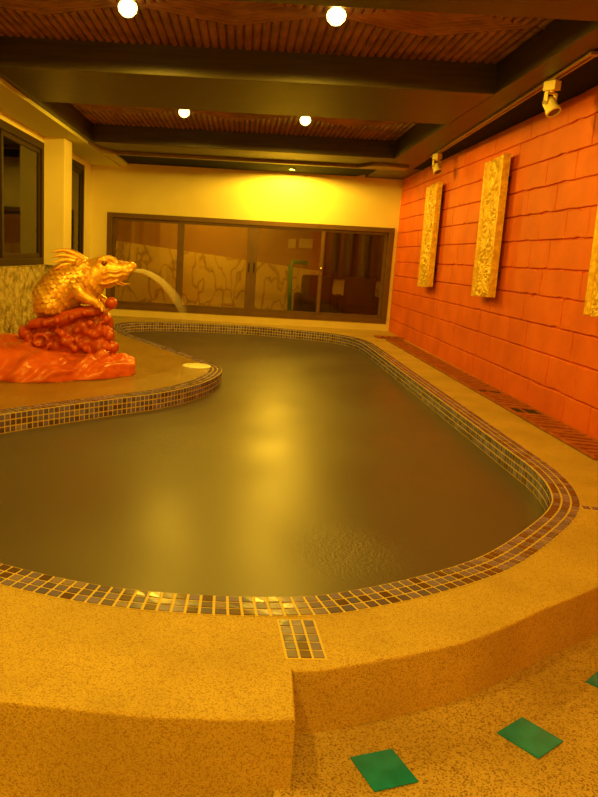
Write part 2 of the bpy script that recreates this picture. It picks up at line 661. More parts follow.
def build_coping():
    P = resample(RIM_S, TILE)
    N = normals2d(P)
    n = len(P)
    bm = bmesh.new()
    ins = [bm.verts.new((p + q * BAND).to_3d() + Vector((0, 0, .001))) for p, q in zip(P, N)]
    mid = [bm.verts.new(p + Vector((0, 0, .001))) for p in P]
    low = [bm.verts.new((p.x, p.y, -.20)) for p in P]
    for i in range(n):
        j = (i + 1) % n
        bm.faces.new((ins[i], ins[j], mid[j], mid[i]))
        bm.faces.new((mid[i], mid[j], low[j], low[i]))
    base = finish('pool_coping', bm, M_GROUT)
    tag(base, kind='structure')
    bm = bmesh.new()
    g = 0.0055
    Z = Vector((0, 0, .002))
    for i in range(n):
        j = (i + 1) % n
        a, b = P[i], P[j]
        t = (b - a).normalized() * g
        for k in range(3):
            o0, o1 = 0.002 + k * TILE + g, 0.002 + (k + 1) * TILE - g
            c = [a + N[i] * o0 + t, a + N[i] * o1 + t, b + N[j] * o1 - t, b + N[j] * o0 - t]
            c = [v + Z for v in c]
            nn = (c[1] - c[0]).cross(c[3] - c[0])
            if nn.z < 0:
                c = c[::-1]
            tile_quad(bm, c)
        for k in range(3):
            z0, z1 = -0.004 - k * TILE, -0.004 - (k + 1) * TILE + 2 * g
            c = [Vector((a.x, a.y, z0)) + t, Vector((a.x, a.y, z1)) + t, Vector((b.x, b.y, z1)) - t, Vector((b.x, b.y, z0)) - t]
            nn = (c[1] - c[0]).cross(c[3] - c[0])
            if nn.dot(N[i]) > 0:
                c = c[::-1]
            tile_quad(bm, c, 0.0007, 0.003)
    finish('mosaic', bm, M_TILE, base)
    # basin below the water
    bm = bmesh.new()
    Q = resample(RIM_S, 0.15)
    top = [bm.verts.new((p.x, p.y, -.19)) for p in Q]
    bot = [bm.verts.new((p.x, p.y, -1.2)) for p in Q]
    for i in range(len(Q)):
        j = (i + 1) % len(Q)
        bm.faces.new((top[i], top[j], bot[j], bot[i]))
    fill_loops(bm, [Q], -1.2)
    tag(finish('pool_basin', bm, M_BASIN), kind='structure')
    bm = bmesh.new()
    fill_loops(bm, [[p - q * 0.001 for p, q in zip(Q, normals2d(Q))]], WATER_Z)
    w = finish('pool_water', bm, M_WATER)
    tag(w, 'murky still pool water reflecting the amber room', 'water', kind='stuff')


build_deck()
build_coping()


# ------------------------------------------------------------------ walls
def build_right_wall():
    bm = bmesh.new()
    zs = [-.24, -.02, .245, .54, .80, 1.07, 1.325, 1.60, 1.86, 2.115, 2.37, 2.63, 2.87]
    rnd = random.Random(11)
    for k in range(len(zs) - 1):
        y = Y_N + rnd.uniform(-.8, -.1)
        while y < Y_F + .02:
            L = rnd.choice((.46, .62, .7, .85, .95, 1.05)) * rnd.uniform(.93, 1.06)
            y1 = min(y + L, Y_F + .04)
            if y1 - y < .12:
                y1 = y + .12
            g = .0032
            x = X_R + rnd.uniform(-.003, .004)
            z0, z1 = zs[k] + .0042, zs[k + 1] - .0042
            nu = max(2, int((y1 - y) / .09))
            per = [(y + g + (y1 - y - 2 * g) * i / nu, z0, 0, 1) for i in range(nu)]
            per += [(y1 - g, z0 + (z1 - z0) * i / 3, -1, 0) for i in range(3)]
            per += [(y1 - g - (y1 - y - 2 * g) * i / nu, z1, 0, -1) for i in range(nu)]
            per += [(y + g, z1 - (z1 - z0) * i / 3, 1, 0) for i in range(3)]
            fr, md, bk = [], [], []
            for (a, b, dy, dz) in per:
                c = rnd.uniform(0, .004) + (rnd.uniform(.004, .014) if rnd.random() < .10 else 0)
                a2, b2 = a + dy * c, b + dz * c
                cy, cz = (y + y1) / 2, (z0 + z1) / 2
                s1 = .006
                fr.append(bm.verts.new((x, a2 + (s1 if a2 < cy else -s1), b2 + (s1 if b2 < cz else -s1))))
                md.append(bm.verts.new((x + .006, a2, b2)))
                bk.append(bm.verts.new((X_R + .10, a2, b2)))
            bm.faces.new(fr)
            for i in range(len(per)):
                q = (i + 1) % len(per)
                bm.faces.new((fr[i], fr[q], md[q], md[i]))
                bm.faces.new((md[i], md[q], bk[q], bk[i]))
            y = y1
    n0 = len(bm.faces)
    box(bm, X_R + .022, X_R + .25, Y_N, Y_F + .05, -.24, 2.86, mi=1)
    box(bm, X_R + .012, X_R + .25, Y_N, Y_F + .05, 2.84, 3.2, mi=1)
    tag(finish('wall_right', bm, [M_RED, M_JOINT]), kind='structure')


build_right_wall()

bm = bmesh.new()
WX0, WX1, WZ0, WZ1 = -2.66, 2.815, .135, 1.955
box(bm, X_L - .3, X_R + .02, Y_F, Y_F + .16, -.05, WZ0)
box(bm, X_L - .3, X_R + .02, Y_F, Y_F + .16, WZ1, 3.2)
box(bm, X_L - .3, WX0, Y_F, Y_F + .16, WZ0, WZ1)
box(bm, WX1, X_R + .02, Y_F, Y_F + .16, WZ0, WZ1)
tag(finish('wall_far', bm, M_CREAM), kind='structure')

bm = bmesh.new()
box(bm, X_L - .3, X_R + .3, Y_N - .15, Y_N, FLOOR_Z, 3.2)
tag(finish('wall_near', bm, M_CREAM), kind='structure')

bm = bmesh.new()   # left wall with two window openings
W2 = (3.2, 10.72, 1.0, 2.70)
W3 = (11.35, 13.35, .55, 2.70)
ys = [Y_N, W2[0], W2[1], W3[0], W3[1], Y_F + .02]
for i in range(5):
    if i in (1, 3):
        w = W2 if i == 1 else W3
        box(bm, X_L - .18, X_L, ys[i], ys[i + 1], FLOOR_Z, w[2])
        box(bm, X_L - .18, X_L, ys[i], ys[i + 1], w[3], 3.2)
    else:
        box(bm, X_L - .18, X_L, ys[i], ys[i + 1], FLOOR_Z, 3.2)
tag(finish('wall_left', bm, M_CREAM), kind='structure')

bm = bmesh.new()
box(bm, X_L - .01, -2.66, 10.77, 11.22, 0, Z_S - .03, bev=.012)
tag(finish('pillar', bm, M_CREAM), kind='structure')

# rough stone plinth below the left window, wrapping the foot of the pillar
bm = bmesh.new()


def rough_slab(bm, p0, du, dv, nu, nv, amp, nrm):
    g = []
    for i in range(nu + 1):
        row = []
        for j in range(nv + 1):
            p = Vector(p0) + Vector(du) * (i / nu) + Vector(dv) * (j / nv)
            d = noise.fractal(p * 7.0, 1.0, 2.0, 4) * amp
            if j == nv or i == nu:
                d *= .2
            row.append(bm.verts.new(p + Vector(nrm) * d))
        g.append(row)
    for i in range(nu):
        for j in range(nv):
            bm.faces.new((g[i][j], g[i + 1][j], g[i + 1][j + 1], g[i][j + 1]))


rough_slab(bm, (-2.90, 3.0, 0), (0, 7.68, 0), (0, 0, .985), 150, 26, .035, (1, 0, 0))
rough_slab(bm, (-2.90, 10.68, 0), (.30, 0, 0), (0, 0, .985), 10, 26, .035, (0, -1, 0))
rough_slab(bm, (-2.60, 10.68, 0), (0, .62, 0), (0, 0, .985), 14, 26, .03, (1, 0, 0))
box(bm, -2.985, -2.90, 3.0, 11.3, .985, 1.0)
box(bm, -2.90, -2.60, 10.68, 11.3, .978, .998)
box(bm, -2.985, -2.91, 3.0, 11.3, 0, .985)
tag(finish('trim_1', bm, M_STONE, smooth=True), kind='structure')


# ------------------------------------------------------------------ windows
def window_far():
    root = empty('window_1', (0, Y_F, 0), None, None)
    tag(root, kind='structure')
    y0, y1 = -.03, .12
    bm = bmesh.new()
    box(bm, WX0, WX1, y0, y1, WZ1 - .09, WZ1, .006)
    box(bm, WX0, WX1, y0, y1, WZ0, WZ0 + .10, .006)
    box(bm, WX0, WX0 + .10, y0, y1, WZ0 + .1, WZ1 - .09, .006)
    box(bm, WX1 - .10, WX1, y0, y1, WZ0 + .1, WZ1 - .09, .006)
    finish('window_frame', bm, M_FRAME, root)
    edges = [(WX0 + .10, -1.185), (-1.31, .135), (.135, 1.507), (1.439, WX1 - .10)]
    for i, (a, b) in enumerate(edges):
        yy = 0.005 if i in (1, 2) else 0.05
        bm = bmesh.new()
        z0, z1 = WZ0 + .10, WZ1 - .09
        w = .085 if i in (1, 2) else .06
        wl, wr = (.125, .10) if i == 1 else ((.10, .068) if i == 2 else (.06, .06))
        box(bm, a, a + wl, yy, yy + .035, z0, z1, .004)
        box(bm, b - wr, b, yy, yy + .035, z0, z1, .004)
        box(bm, a + wl, b - wr, yy, yy + .035, z0, z0 + .05, .004)
        box(bm, a + wl, b - wr, yy, yy + .035, z1 - .05, z1, .004)
        s = finish('sash', bm, M_FRAME, root)
        bm = bmesh.new()
        box(bm, a + wl, b - wr, yy + .014, yy + .02, z0 + .05, z1 - .05)
        finish('pane', bm, M_GLASS, s)
        if i in (1, 2):
            bm = bmesh.new()
            x = b - .05 if i == 1 else a + .05
            box(bm, x - .014, x + .014, yy - .012, yy, .98, 1.16, .004)
            finish('handle', bm, M_DARK, s)
        if i == 2:
            bm = bmesh.new()
            lathe(bm, [(.0, .0), (.022, .004), (.030, .018), (.022, .032), (.0, .036)], (b - .034, yy, 1.13), 16,
                  Matrix.Rotation(PI / 2, 3, 'X'))
            lathe(bm, [(.0, .0), (.016, .004), (.02, .012), (.0, .02)], (b - .034, yy, 1.03), 12, Matrix.Rotation(PI / 2, 3, 'X'))
            finish('latch', bm, M_CHROME, s)


window_far()


def window_left(name, w, mullions):
    root = empty(name, (X_L, w[0], w[2]), None, None)
    tag(root, kind='structure')
    ly, lz = w[1] - w[0], w[3] - w[2]
    bm = bmesh.new()
    x0, x1 = -.10, .03
    f = .10
    box(bm, x0, x1, 0, ly, 0, f, .005)
    box(bm, x0, x1, 0, ly, lz - f, lz, .005)
    box(bm, x0, x1, 0, f, f, lz - f, .005)
    box(bm, x0, x1, ly - f, ly, f, lz - f, .005)
    finish('window_frame', bm, M_FRAME2, root)
    ed = [f] + [m - w[0] for m in mullions] + [ly - f]
    for i in range(len(ed) - 1):
        a, b = ed[i], ed[i + 1]
        xx = -.03 if i % 2 else -.075
        bm = bmesh.new()
        s = .075
        box(bm, xx, xx + .035, a, a + s, f, lz - f, .004)
        box(bm, xx, xx + .035, b - s, b, f, lz - f, .004)
        box(bm, xx, xx + .035, a + s, b - s, f, f + .06, .004)
        box(bm, xx, xx + .035, a + s, b - s, lz - f - .06, lz - f, .004)
        sash = finish('sash', bm, M_FRAME2, root)
        bm = bmesh.new()
        box(bm, xx + .012, xx + .018, a + s, b - s, f + .06, lz - f - .06)
        finish('pane', bm, M_GLASS, sash)


window_left('window_2', W2, [5.1, 7.0, 8.95])
window_left('window_3', W3, [12.3])


# ------------------------------------------------------------------ rooms beyond the glass
for nm, q in (('floor_corridor', (X_L - .5, X_R + .5, Y_F + .16, 16.3, -.15, -.02)),
              ('ceiling_corridor', (X_L - .5, X_R + .5, Y_F + .16, 16.3, 2.9, 3.0)),
              ('wall_corridor_left', (X_L - .6, X_L - .5, Y_F + .16, 16.3, -.15, 3.0)),
              ('wall_corridor_right', (X_R + .5, X_R + .6, Y_F + .16, 16.3, -.15, 3.0)),
              ('wall_corridor_far', (X_L - .5, X_R + .5, 16.1, 16.3, -.1, 3.0))):
    bm = bmesh.new()
    box(bm, *q)
    tag(finish(nm, bm, M_BROWNWALL), kind='structure')
bm = bmesh.new()      # pale carved wall with a sloping top, below the brown one
pts = [(-3.4, -.02), (3.3, -.02), (3.3, .90), (-3.4, 1.50)]
lo = [bm.verts.new((x, 15.98, z)) for x, z in pts]
hi = [bm.verts.new((x, 16.1, z)) for x, z in pts]
bm.faces.new(lo)
bm.faces.new(hi[::-1])
for i in range(4):
    bm.faces.new((lo[i], hi[i], hi[(i + 1) % 4], lo[(i + 1) % 4]))
tag(finish('carved_wall', bm, M_RELIEF), kind='structure')
bm = bmesh.new()      # side room seen through the left windows
box(bm, -6.0, -5.9, 1.0, 16.0, -.2, 3.0)
box(bm, -6.0, X_L - .18, 15.9, 16.0, -.2, 3.0)
box(bm, -6.0, X_L - .18, 1.0, 16.0, -.25, -.15)
box(bm, -6.0, X_L - .18, 1.0, 16.0, 2.95, 3.05)
box(bm, -6.0, X_L - .18, 1.0, 1.1, -.2, 3.0)
tag(finish('wall_side_room', bm, M_BROWNWALL), kind='structure')
bm = bmesh.new()
box(bm, -5.1, -4.7, 13.9, 14.35, -.15, 2.95)  # post in place of a pillar's reflection in the left window glass
tag(finish('pillar', bm, M_CREAM), kind='structure')


def bulb_light(parent, loc, power, radius=.05, color=WARM, kind='POINT'):
    d = bpy.data.lights.new('bulb_light', kind)
    if kind == 'SPOT':
        d.spot_size = math.radians(179)
        d.spot_blend = 0.08
    d.energy = power
    d.color = color
    d.shadow_soft_size = radius
    o = bpy.data.objects.new('bulb_light', d)
    COL.objects.link(o)
    o.parent = parent
    o.location = loc
    return o


def unseen_bulb(loc, label, power):
    r = empty('unseen_room_lamp', loc, label, 'lamp')
    bm = bmesh.new()
    lathe(bm, [(.05, .0), (.05, .02), (.02, .03), (.02, .05)], (0, 0, -.05), 16)
    finish('socket', bm, M_DARK, r)
    bm = bmesh.new()
    ball(bm, (0, 0, -.08), .04, 2)
    finish('bulb', bm, M_BULB, r, True)
    bulb_light(r, (0, 0, -.10), power, .045)


unseen_bulb((-.8, 14.9, 2.9), 'unseen bulb added on the corridor ceiling behind the far window', CORRIDOR_W)  # out of view, added to brighten the corridor through the glass
unseen_bulb((-4.2, 11.2, 2.95), 'unseen bulb on the side room ceiling behind the left windows', CORRIDOR_W * .7)

bm = bmesh.new()
tube(bm, [(1.02, 15.6, -.02), (.98, 15.6, 1.15), (1.0, 15.6, 1.2), (1.06, 15.6, 1.22), (1.34, 15.6, 1.2)], .045, 10)
tag(finish('green_pipe', bm, M_GREENPIPE, smooth=True), 'green bent pipe rail standing in the corridor behind the far window', 'pipe')


def chair(loc, rz, label):
    r = empty('corridor_chair', loc, label, 'chair', 'upholstered chairs behind the far window')
    r.rotation_euler = (0, 0, rz)
    bm = bmesh.new()
    box(bm, -.32, .32, -.3, .3, .16, .44, .07)
    finish('seat', bm, M_CHAIR, r, True)
    bm = bmesh.new()
    box(bm, -.32, .32, .2, .36, .40, 1.0, .07)
    finish('backrest', bm, M_CHAIR, r, True)
    for s in (-1, 1):
        bm = bmesh.new()
        box(bm, s * .36 - .06, s * .36 + .06, -.3, .34, .16, .62, .05)
        finish('armrest', bm, M_CHAIR, r, True)
    for sx in (-1, 1):
        for sy in (-1, 1):
            bm = bmesh.new()
            tube(bm, [(sx * .3, sy * .26, 0), (sx * .3, sy * .26, .18)], [.02, .028], 8)
            finish('leg', bm, M_DARK, r)


chair((1.50, 15.15, -.02), 3.14, 'plum armchair behind the glass, beside the green pipe')
chair((2.38, 15.2, -.02), 3.14, 'plum armchair behind the glass, nearest the red wall')
for x0, z0, lab in ((.93, 1.50, 'left paper notice pinned on the brown corridor wall'),
                    (1.16, 1.52, 'right paper notice pinned on the brown corridor wall')):
    bm = bmesh.new()
    box(bm, x0, x0 + (.16 if x0 < 1 else .3), 16.085, 16.098, z0, z0 + .2)
    tag(finish('paper_notice', bm, M_PAPER), lab, 'paper', 'notices on the corridor wall')
bm = bmesh.new()    # gathered curtain at the right end of the corridor
pts = []
n = 60
for i in range(n + 1):
    x = 1.7 + 1.35 * i / n
    pts.append((x, 15.9 + .035 * math.sin(i * 2 * PI / 10)))
a = [bm.verts.new((x, y, .9)) for x, y in pts]
b = [bm.verts.new((x, y, 2.88)) for x, y in pts]
for i in range(n):
    bm.faces.new((a[i], a[i + 1], b[i + 1], b[i]))
cu = finish('curtain', bm, mat('brown_curtain', (.16, .08, .025), .8), smooth=True)
cu.modifiers.new('s', 'SOLIDIFY').thickness = .012
tag(cu, 'brown gathered curtain behind the rightmost pane of the far window', 'curtain')


# ------------------------------------------------------------------ ceiling
bm = bmesh.new()
box(bm, -3.3, 3.2, Y_N - .1, Y_F + .16, 3.19, 3.35)
tag(finish('ceiling', bm, M_BACKING), kind='structure')

CX0, CX1 = -2.40, 2.17
COFFERS = [(-3.0, -.95), (.2, 3.30), (4.90, 6.96), (8.50, 11.40)]
BEAMS = [(-3.8, -3.0), (-.95, .2), (3.30, 4.90), (6.96, 8.50)]
for (a, b) in BEAMS:
    bm = bmesh.new()
    box(bm, CX0 - .02, CX1 + .02, a, b, Z_S, 3.2, .008)
    tag(finish('ceiling_beam', bm, M_BEAM), kind='structure')
bm = bmesh.new()
box(bm, CX0 - .02, CX1 + .02, 11.40, 12.50, Z_S, 3.2, .008)
tag(finish('ceiling_beam', bm, M_BEAM), kind='structure')
# long side beams
bm = bmesh.new()
box(bm, -2.46, CX0, Y_N, 12.45, Z_S - .004, 3.2, .006)
tag(finish('ceiling_beam', bm, M_BEAM_Y), kind='structure')
bm = bmesh.new()
prism(bm, [(CX1, Y_N), (2.16, Y_N), (2.36, 5.3), (2.62, 10.9), (2.70, 12.5), (CX1, 12.5)], Z_S - .004, 3.2)
prism(bm, [(CX1, 12.5), (X_R + .01, 12.5), (X_R + .01, Y_F), (CX1, Y_F)], Z_S, 3.2)
tag(finish('ceiling_beam', bm, M_BEAM_Y), kind='structure')
bm = bmesh.new()
prism(bm, [(2.12, Y_N), (X_R + .02, Y_N), (X_R + .02, 12.52), (2.66, 12.52), (2.60, 10.9), (2.34, 5.3)], Z_S + .012, 3.2)
tag(finish('soffit_board', bm, M_SLATE), kind='structure')
# dark board in front of the far wall and its lighter lip
bm = bmesh.new()
prism(bm, [(-2.36, 12.48), (CX1 + .01, 12.48), (CX1 + .01, 13.3), (2.0, Y_F + .01), (-2.30, Y_F + .01)], Z_S + .012, 3.2)
tag(finish('soffit_board', bm, M_SLATE), kind='structure')
bm = bmesh.new()
prism(bm, [(-2.72, 11.36), (-2.45, 11.36), (-2.40, 11.9), (-2.2, 12.36), (1.75, 12.36), (1.95, 12.05), (2.2, 12.0), (2.55, 12.1), (2.55, 12.4),
           (2.1, 12.46), (-2.2, 12.46), (-2.55, 12.2), (-2.72, 11.75)], Z_S - .045, Z_S + .02)
tag(finish('trim_2', bm, M_TRIM), kind='structure')
# plastered soffit along the left wall
bm = bmesh.new()
box(bm, X_L - .02, -2.455, Y_N, Y_F + .01, Z_S - .05, 3.2)
box(bm, -2.46, -2.28, 12.44, Y_F + .01, Z_S - .02, 3.2)
tag(finish('soffit_board', bm, M_SOFFIT), kind='structure')


def pole(bm, a, b, r):
    a, b = Vector(a), Vector(b)
    t = (b - a).normalized()
    s = t.cross(Vector((0, 0, 1))).normalized()
    seg = 6
    ra = []
    for p in (a, b):
        ra.append([bm.verts.new(p + s * (r * math.cos(PI * k / seg)) - Vector((0, 0, 1)) * (r * math.sin(PI * k / seg)) * .8)
                   for k in range(seg + 1)])
    for k in range(seg):
        bm.faces.new((ra[0][k], ra[0][k + 1], ra[1][k + 1], ra[1][k]))
    bm.faces.new(ra[0])
    bm.faces.new(ra[1][::-1])


for (y0, y1) in COFFERS:
    bm = bmesh.new()
    ym = (y0 + y1) / 2
    W, C0 = 1.53, -.20
    HH = .175 * (y1 - y0)
    pitch, r = .074, .0365
    n = int((CX1 - CX0) / pitch)
    for i in range(n + 1):
        x = CX0 + .03 + i * (CX1 - CX0 - .06) / n
        u = abs(((x - C0) / W + .5) % 1.0 - .5) * 2      # 0 at a diamond's middle, 1 at its tip
        h = HH * (1 - u)
        for (p, q) in ((y0, ym - h), (ym + h, y1)):
            pole(bm, (x, p, Z_B), (x, q, Z_B), r * random.uniform(.9, 1.0))
    for c in (-3, -2, -1, 0, 1, 2):
        cx = C0 + c * W
        sl = HH / (W / 2)
        stp = pitch * math.sqrt(1 + sl * sl)
        m = int(2 * HH / stp)
        for j in range(m + 1):
            yv = ym + HH - (j + .4) * stp
            s = (yv - ym + HH) / (2 * sl)
            for sg in (-1, 1):
                e = min(s, (CX1 - cx) if sg > 0 else (cx - CX0))
                if e > .03:
                    pole(bm, (cx, yv, Z_B), (cx + sg * e, yv - e * sl, Z_B), r * random.uniform(.9, 1.0))
    box(bm, CX0 - .01, CX1 + .01, y0 - .01, y1 + .01, Z_B, 3.2)
    tag(finish('bamboo_panel', bm, M_BAMBOO), kind='structure')


# ------------------------------------------------------------------ lamps
def ceiling_lamp(loc, label, power, group='round ceiling lamps'):
    r = empty('ceiling_lamp', loc, label, 'lamp', group)
    bm = bmesh.new()
    lathe(bm, [(.0, .0), (.060, .0), (.066, -.006), (.060, -.018), (.040, -.020), (.036, -.012), (.0, -.012)], (0, 0, 0), 24)
    finish('base', bm, M_TRIM, r, True)
    bm = bmesh.new()
    prof = [(.0, -.018), (.030, -.018), (.036, -.026), (.062, -.045), (.072, -.072), (.064, -.105), (.036, -.132), (.004, -.142)]
    lathe(bm, prof[1:], (0, 0, 0), 20)
    b = finish('bulb', bm, M_BULB, r, True)
    bulb_light(r, (0, 0, -.16), power, .05, kind='SPOT')
    return r


ceiling_lamp((-.96, 5.72, Z_B - .03), 'left of the two lit bulbs in the coffer in front of the wide beam', LAMP_W)
ceiling_lamp((.56, 5.64, Z_B - .03), 'right of the two lit bulbs in the coffer in front of the wide beam', LAMP_W)
ceiling_lamp((-.87, 9.62, Z_B - .03), 'left of the two lit bulbs in the far coffer behind the wide beam', LAMP_W)
ceiling_lamp((.67, 9.70, Z_B - .03), 'right of the two lit bulbs in the far coffer behind the wide beam', LAMP_W)
ceiling_lamp((-.95, 1.75, Z_B - .03), 'left lit bulb in the coffer above the front step', NEAR_W)
ceiling_lamp((.60, 1.75, Z_B - .03), 'right lit bulb in the coffer above the front step', NEAR_W)
ceiling_lamp((-.95, -2.0, Z_B - .03), 'left unseen fill bulb added in the coffer behind the camera', BACK_FILL_W)  # this pair is out of view, added to lift the risers and foreground
ceiling_lamp((.60, -2.0, Z_B - .03), 'right unseen fill bulb added in the coffer behind the camera', BACK_FILL_W)

# small downlight let into the dark board close to the far wall
dl = empty('downlight', (.75, 13.45, Z_S + .012), 'small downlight washing the top of the far wall', 'lamp')
bm = bmesh.new()
pr = [(.050, .0), (.056, .0), (.056, -.021), (.050, -.021)]
rings = []
for rr, z in pr + [pr[0]]:
    rings.append([bm.verts.new((rr * math.cos(2 * PI * k / 24), rr * math.sin(2 * PI * k / 24), z)) for k in range(24)])
for i in range(len(rings) - 1):
    for k in range(24):
        bm.faces.new((rings[i][k], rings[i][(k + 1) % 24], rings[i + 1][(k + 1) % 24], rings[i + 1][k]))
finish('ring', bm, M_DARK, dl, True)
bm = bmesh.new()
lathe(bm, [(.004, -.002), (.03, -.0015), (.046, -.0005)], (0, 0, 0), 20)
finish('bulb', bm, M_BULB, dl, True)
bulb_light(dl, (0, 0, -.014), WALL_W, .006)


# ------------------------------------------------------------------ track with two spotlights
TA, TB = Vector((2.385, 5.50, Z_S - .006)), Vector((2.600, 10.80, Z_S - .006))
tr = empty('track_rail', TA, 'long brown track rail along the edge of the soffit above the red wall', 'rail')
d = (TB - TA)
tr.rotation_euler = (0, 0, math.atan2(-d.x, d.y))
Ld = d.length
bm = bmesh.new()
box(bm, -.030, -.008, 0, Ld, -.022, 0, .002)
box(bm, .008, .030, 0, Ld, -.022, 0, .002)
box(bm, -.008, .008, 0, Ld, -.008, 0)
finish('rail', bm, M_TRACK, tr)
for yy in (-.02, Ld - .02):
    bm = bmesh.new()
    box(bm, -.034, .034, yy, yy + .05, -.026, .0, .004)
    finish('end_cap', bm, M_TRACK, tr)


def spotlight(t, yaw, label):
    p = TA + d * t + Vector((0, 0, -.022))
    r = empty('spotlight', p, label, 'spotlight', 'track spotlights')
    r.rotation_euler = (0, 0, yaw)
    bm = bmesh.new()
    box(bm, -.04, .04, -.055, .055, -.075, -.001, .006)
    finish('adapter', bm, M_LAMPBODY, r)
    bm = bmesh.new()
    tube(bm, [(0, 0, -.07), (0, 0, -.095)], .02, 12)
    for s in (-1, 1):
        box(bm, s * .058 - .005, s * .058 + .005, -.018, .018, -.19, -.088, .003)
    box(bm, -.062, .062, -.018, .018, -.100, -.088, .003)
    finish('yoke', bm, M_LAMPBODY, r)
    tilt = Matrix.Rotation(math.radians(-34), 3, 'X')
    bm = bmesh.new()
    lathe(bm, [(.032, .045), (.048, .036), (.053, .015), (.053, -.055), (.060, -.062), (.060, -.092), (.050, -.092), (.048, -.078)], (0, 0, -.175), 20, tilt)
    h = finish('lamp_head', bm, M_LAMPBODY, r, True)
    bm = bmesh.new()
    lathe(bm, [(.047, -.084), (.047, -.080)], (0, 0, -.175), 20, tilt)
    finish('lens', bm, M_LENS, h)
    for s in (-1, 1):
        bm = bmesh.new()
        tube(bm, [(s * .062, 0, -.175), (s * .078, 0, -.175)], .016, 10)
        finish('knob', bm, M_CHROME, r)


spotlight(.145, .55, 'cream spotlight on the track rail, nearer the camera, above the middle carved panel')
spotlight(.94, .4, 'small cream spotlight at the far end of the track rail')


# ------------------------------------------------------------------ carved panels on the red wall
def relief(u, v, seed):
    """u across 0..1, v along 0..1 (bottom to top); returns 0..1 height"""
    edge = min(u, 1 - u)
    if edge < .07:
        return .8
    if edge < .10:
        return .25
    p = Vector((u * 2.2 + seed, v * 7.0, seed * .7))
    w = noise.noise_vector(p * 1.1) * .55
    q = p + w
    cx = .5 + .22 * math.sin(v * 15.0 + seed)
    stem = math.exp(-((u - cx) / .05) ** 2)
    sw = 0.0
    for k in range(9):                       # leaf scrolls along the stem
        vv = (k + .5) / 9
        side = -1 if k % 2 else 1
        dx, dy = (u - (.5 + side * .17)) / .24, (v - vv) / .062
        rr = math.hypot(dx, dy)
        if rr < 1.15:
            an = math.atan2(dy, dx * side)
            sw = max(sw, (.55 + .45 * math.cos(an * 1.0 + rr * 9.5)) * (1 - .45 * rr))
    fine = .5 + .5 * math.sin(q.x * 16 + 3 * math.sin(q.y * 6)) * math.cos(q.y * 13)
    h = max(.15 + .55 * sw, .9 * stem) * .72 + .28 * fine
    return min(1.0, h)


def carved_panel(y0, y1, z0, z1, seed, label):
    L, Hh = y1 - y0, z1 - z0
    XF, T = 2.745, .075
    r = empty('carved_panel', (XF, (y0 + y1) / 2 - .035, z0), label, 'carving', 'carved gold panels on the red wall')
    r.rotation_euler = (math.radians(-2.0), 0, 0)
    bm = bmesh.new()
    nu, nv = 56, 150
    g = []
    for i in range(nu + 1):
        row = []
        for j in range(nv + 1):
            u, v = i / nu, j / nv
            zz = v * Hh
            if j in (0, nv):                 # chipped ends
                zz += noise.noise(Vector((u * 9, seed, j))) * .012
            row.append(bm.verts.new((.032 - relief(u, v, seed) * .042, -L / 2 + u * L, zz)))
        g.append(row)
    for i in range(nu):
        for j in range(nv):
            bm.faces.new((g[i][j], g[i + 1][j], g[i + 1][j + 1], g[i][j + 1]))
    rim = [g[i][0] for i in range(nu + 1)] + [g[nu][j] for j in range(1, nv + 1)] + [g[i][nv] for i in range(nu - 1, -1, -1)] \
        + [g[0][j] for j in range(nv - 1, 0, -1)]
    back = [bm.verts.new((T, v.co.y, v.co.z)) for v in rim]
    for i in range(len(rim)):
        j = (i + 1) % len(rim)
        bm.faces.new((rim[i], back[i], back[j], rim[j]))
    bm.faces.new(back)
    finish('panel', bm, M_CARVED, r)
    for zz in (.25, Hh - .25):
        bm = bmesh.new()
        box(bm, T, 2.874 - XF, -L / 2 + .1, L / 2 - .1, zz - .03, zz + .03)
        finish('wall_batten', bm, M_DARK, r)


carved_panel(10.93, 11.57, .975, 2.49, 1.3, 'carved gold panel farthest away on the red wall, next to the far window')
carved_panel(8.19, 8.82, .98, 2.525, 4.1, 'carved gold panel in the middle of the red wall')
carved_panel(5.24, 5.88, .99, 2.53, 7.7, 'nearest carved gold panel, cut off at the right edge of the photo')


# ------------------------------------------------------------------ drain grates
def grate(name, loc, rz, length, width, ang, label, holes=()):
    r = empty(name, loc, label, 'grate', 'drain grates in the deck')
    r.rotation_euler = (0, 0, rz)
    bm = bmesh.new()
    box(bm, -width / 2, width / 2, 0, length, 0.0005, .0015)  # flat dark sheet in place of the shaded channel below the slats
    finish('dark_sheet', bm, M_DARK, r)
    bm = bmesh.new()
    for s in (-1, 1):
        box(bm, s * (width / 2 - .012) - .012, s * (width / 2 - .012) + .012, 0, length, .003, .022, .003)
    for y in (0, length - .02):
        box(bm, -width / 2 + .024, width / 2 - .024, y, y + .02, .003, .022)
    finish('frame', bm, M_GRATE, r)
    bm = bmesh.new()
    w = width / 2 - .024
    off = math.tan(ang) * w
    y = .05 + abs(off)
    while y < length - .05 - abs(off):
        if not any(a < y < b for a, b in holes):
            t = .036 + random.uniform(-.006, .006)
            zt = .020 + random.uniform(-.003, .002)
            pts = [(-w, y + off - t), (w, y - off - t), (w, y - off + t), (-w, y + off + t)]
            prism(bm, pts, .004, zt)
        y += .115
    box(bm, -.01, .01, .02, length - .02, .0035, .0075)
    finish('slats', bm, M_GRATE, r)


grate('drain_grate', (2.72, 5.0, 0), math.radians(.6), 8.95 - 1.6, .29, math.radians(14),
      'long red-brown slatted drain grate at the foot of the red wall', [(1.55, 1.75), (2.6, 2.68)])
grate('drain_grate', (2.855, 12.75, 0), math.radians(90), .47, .30, 0, 'short slatted drain grate crossing the deck in the far right corner')

# ------------------------------------------------------------------ mosaic strips in the deck, green tiles, skimmer lid


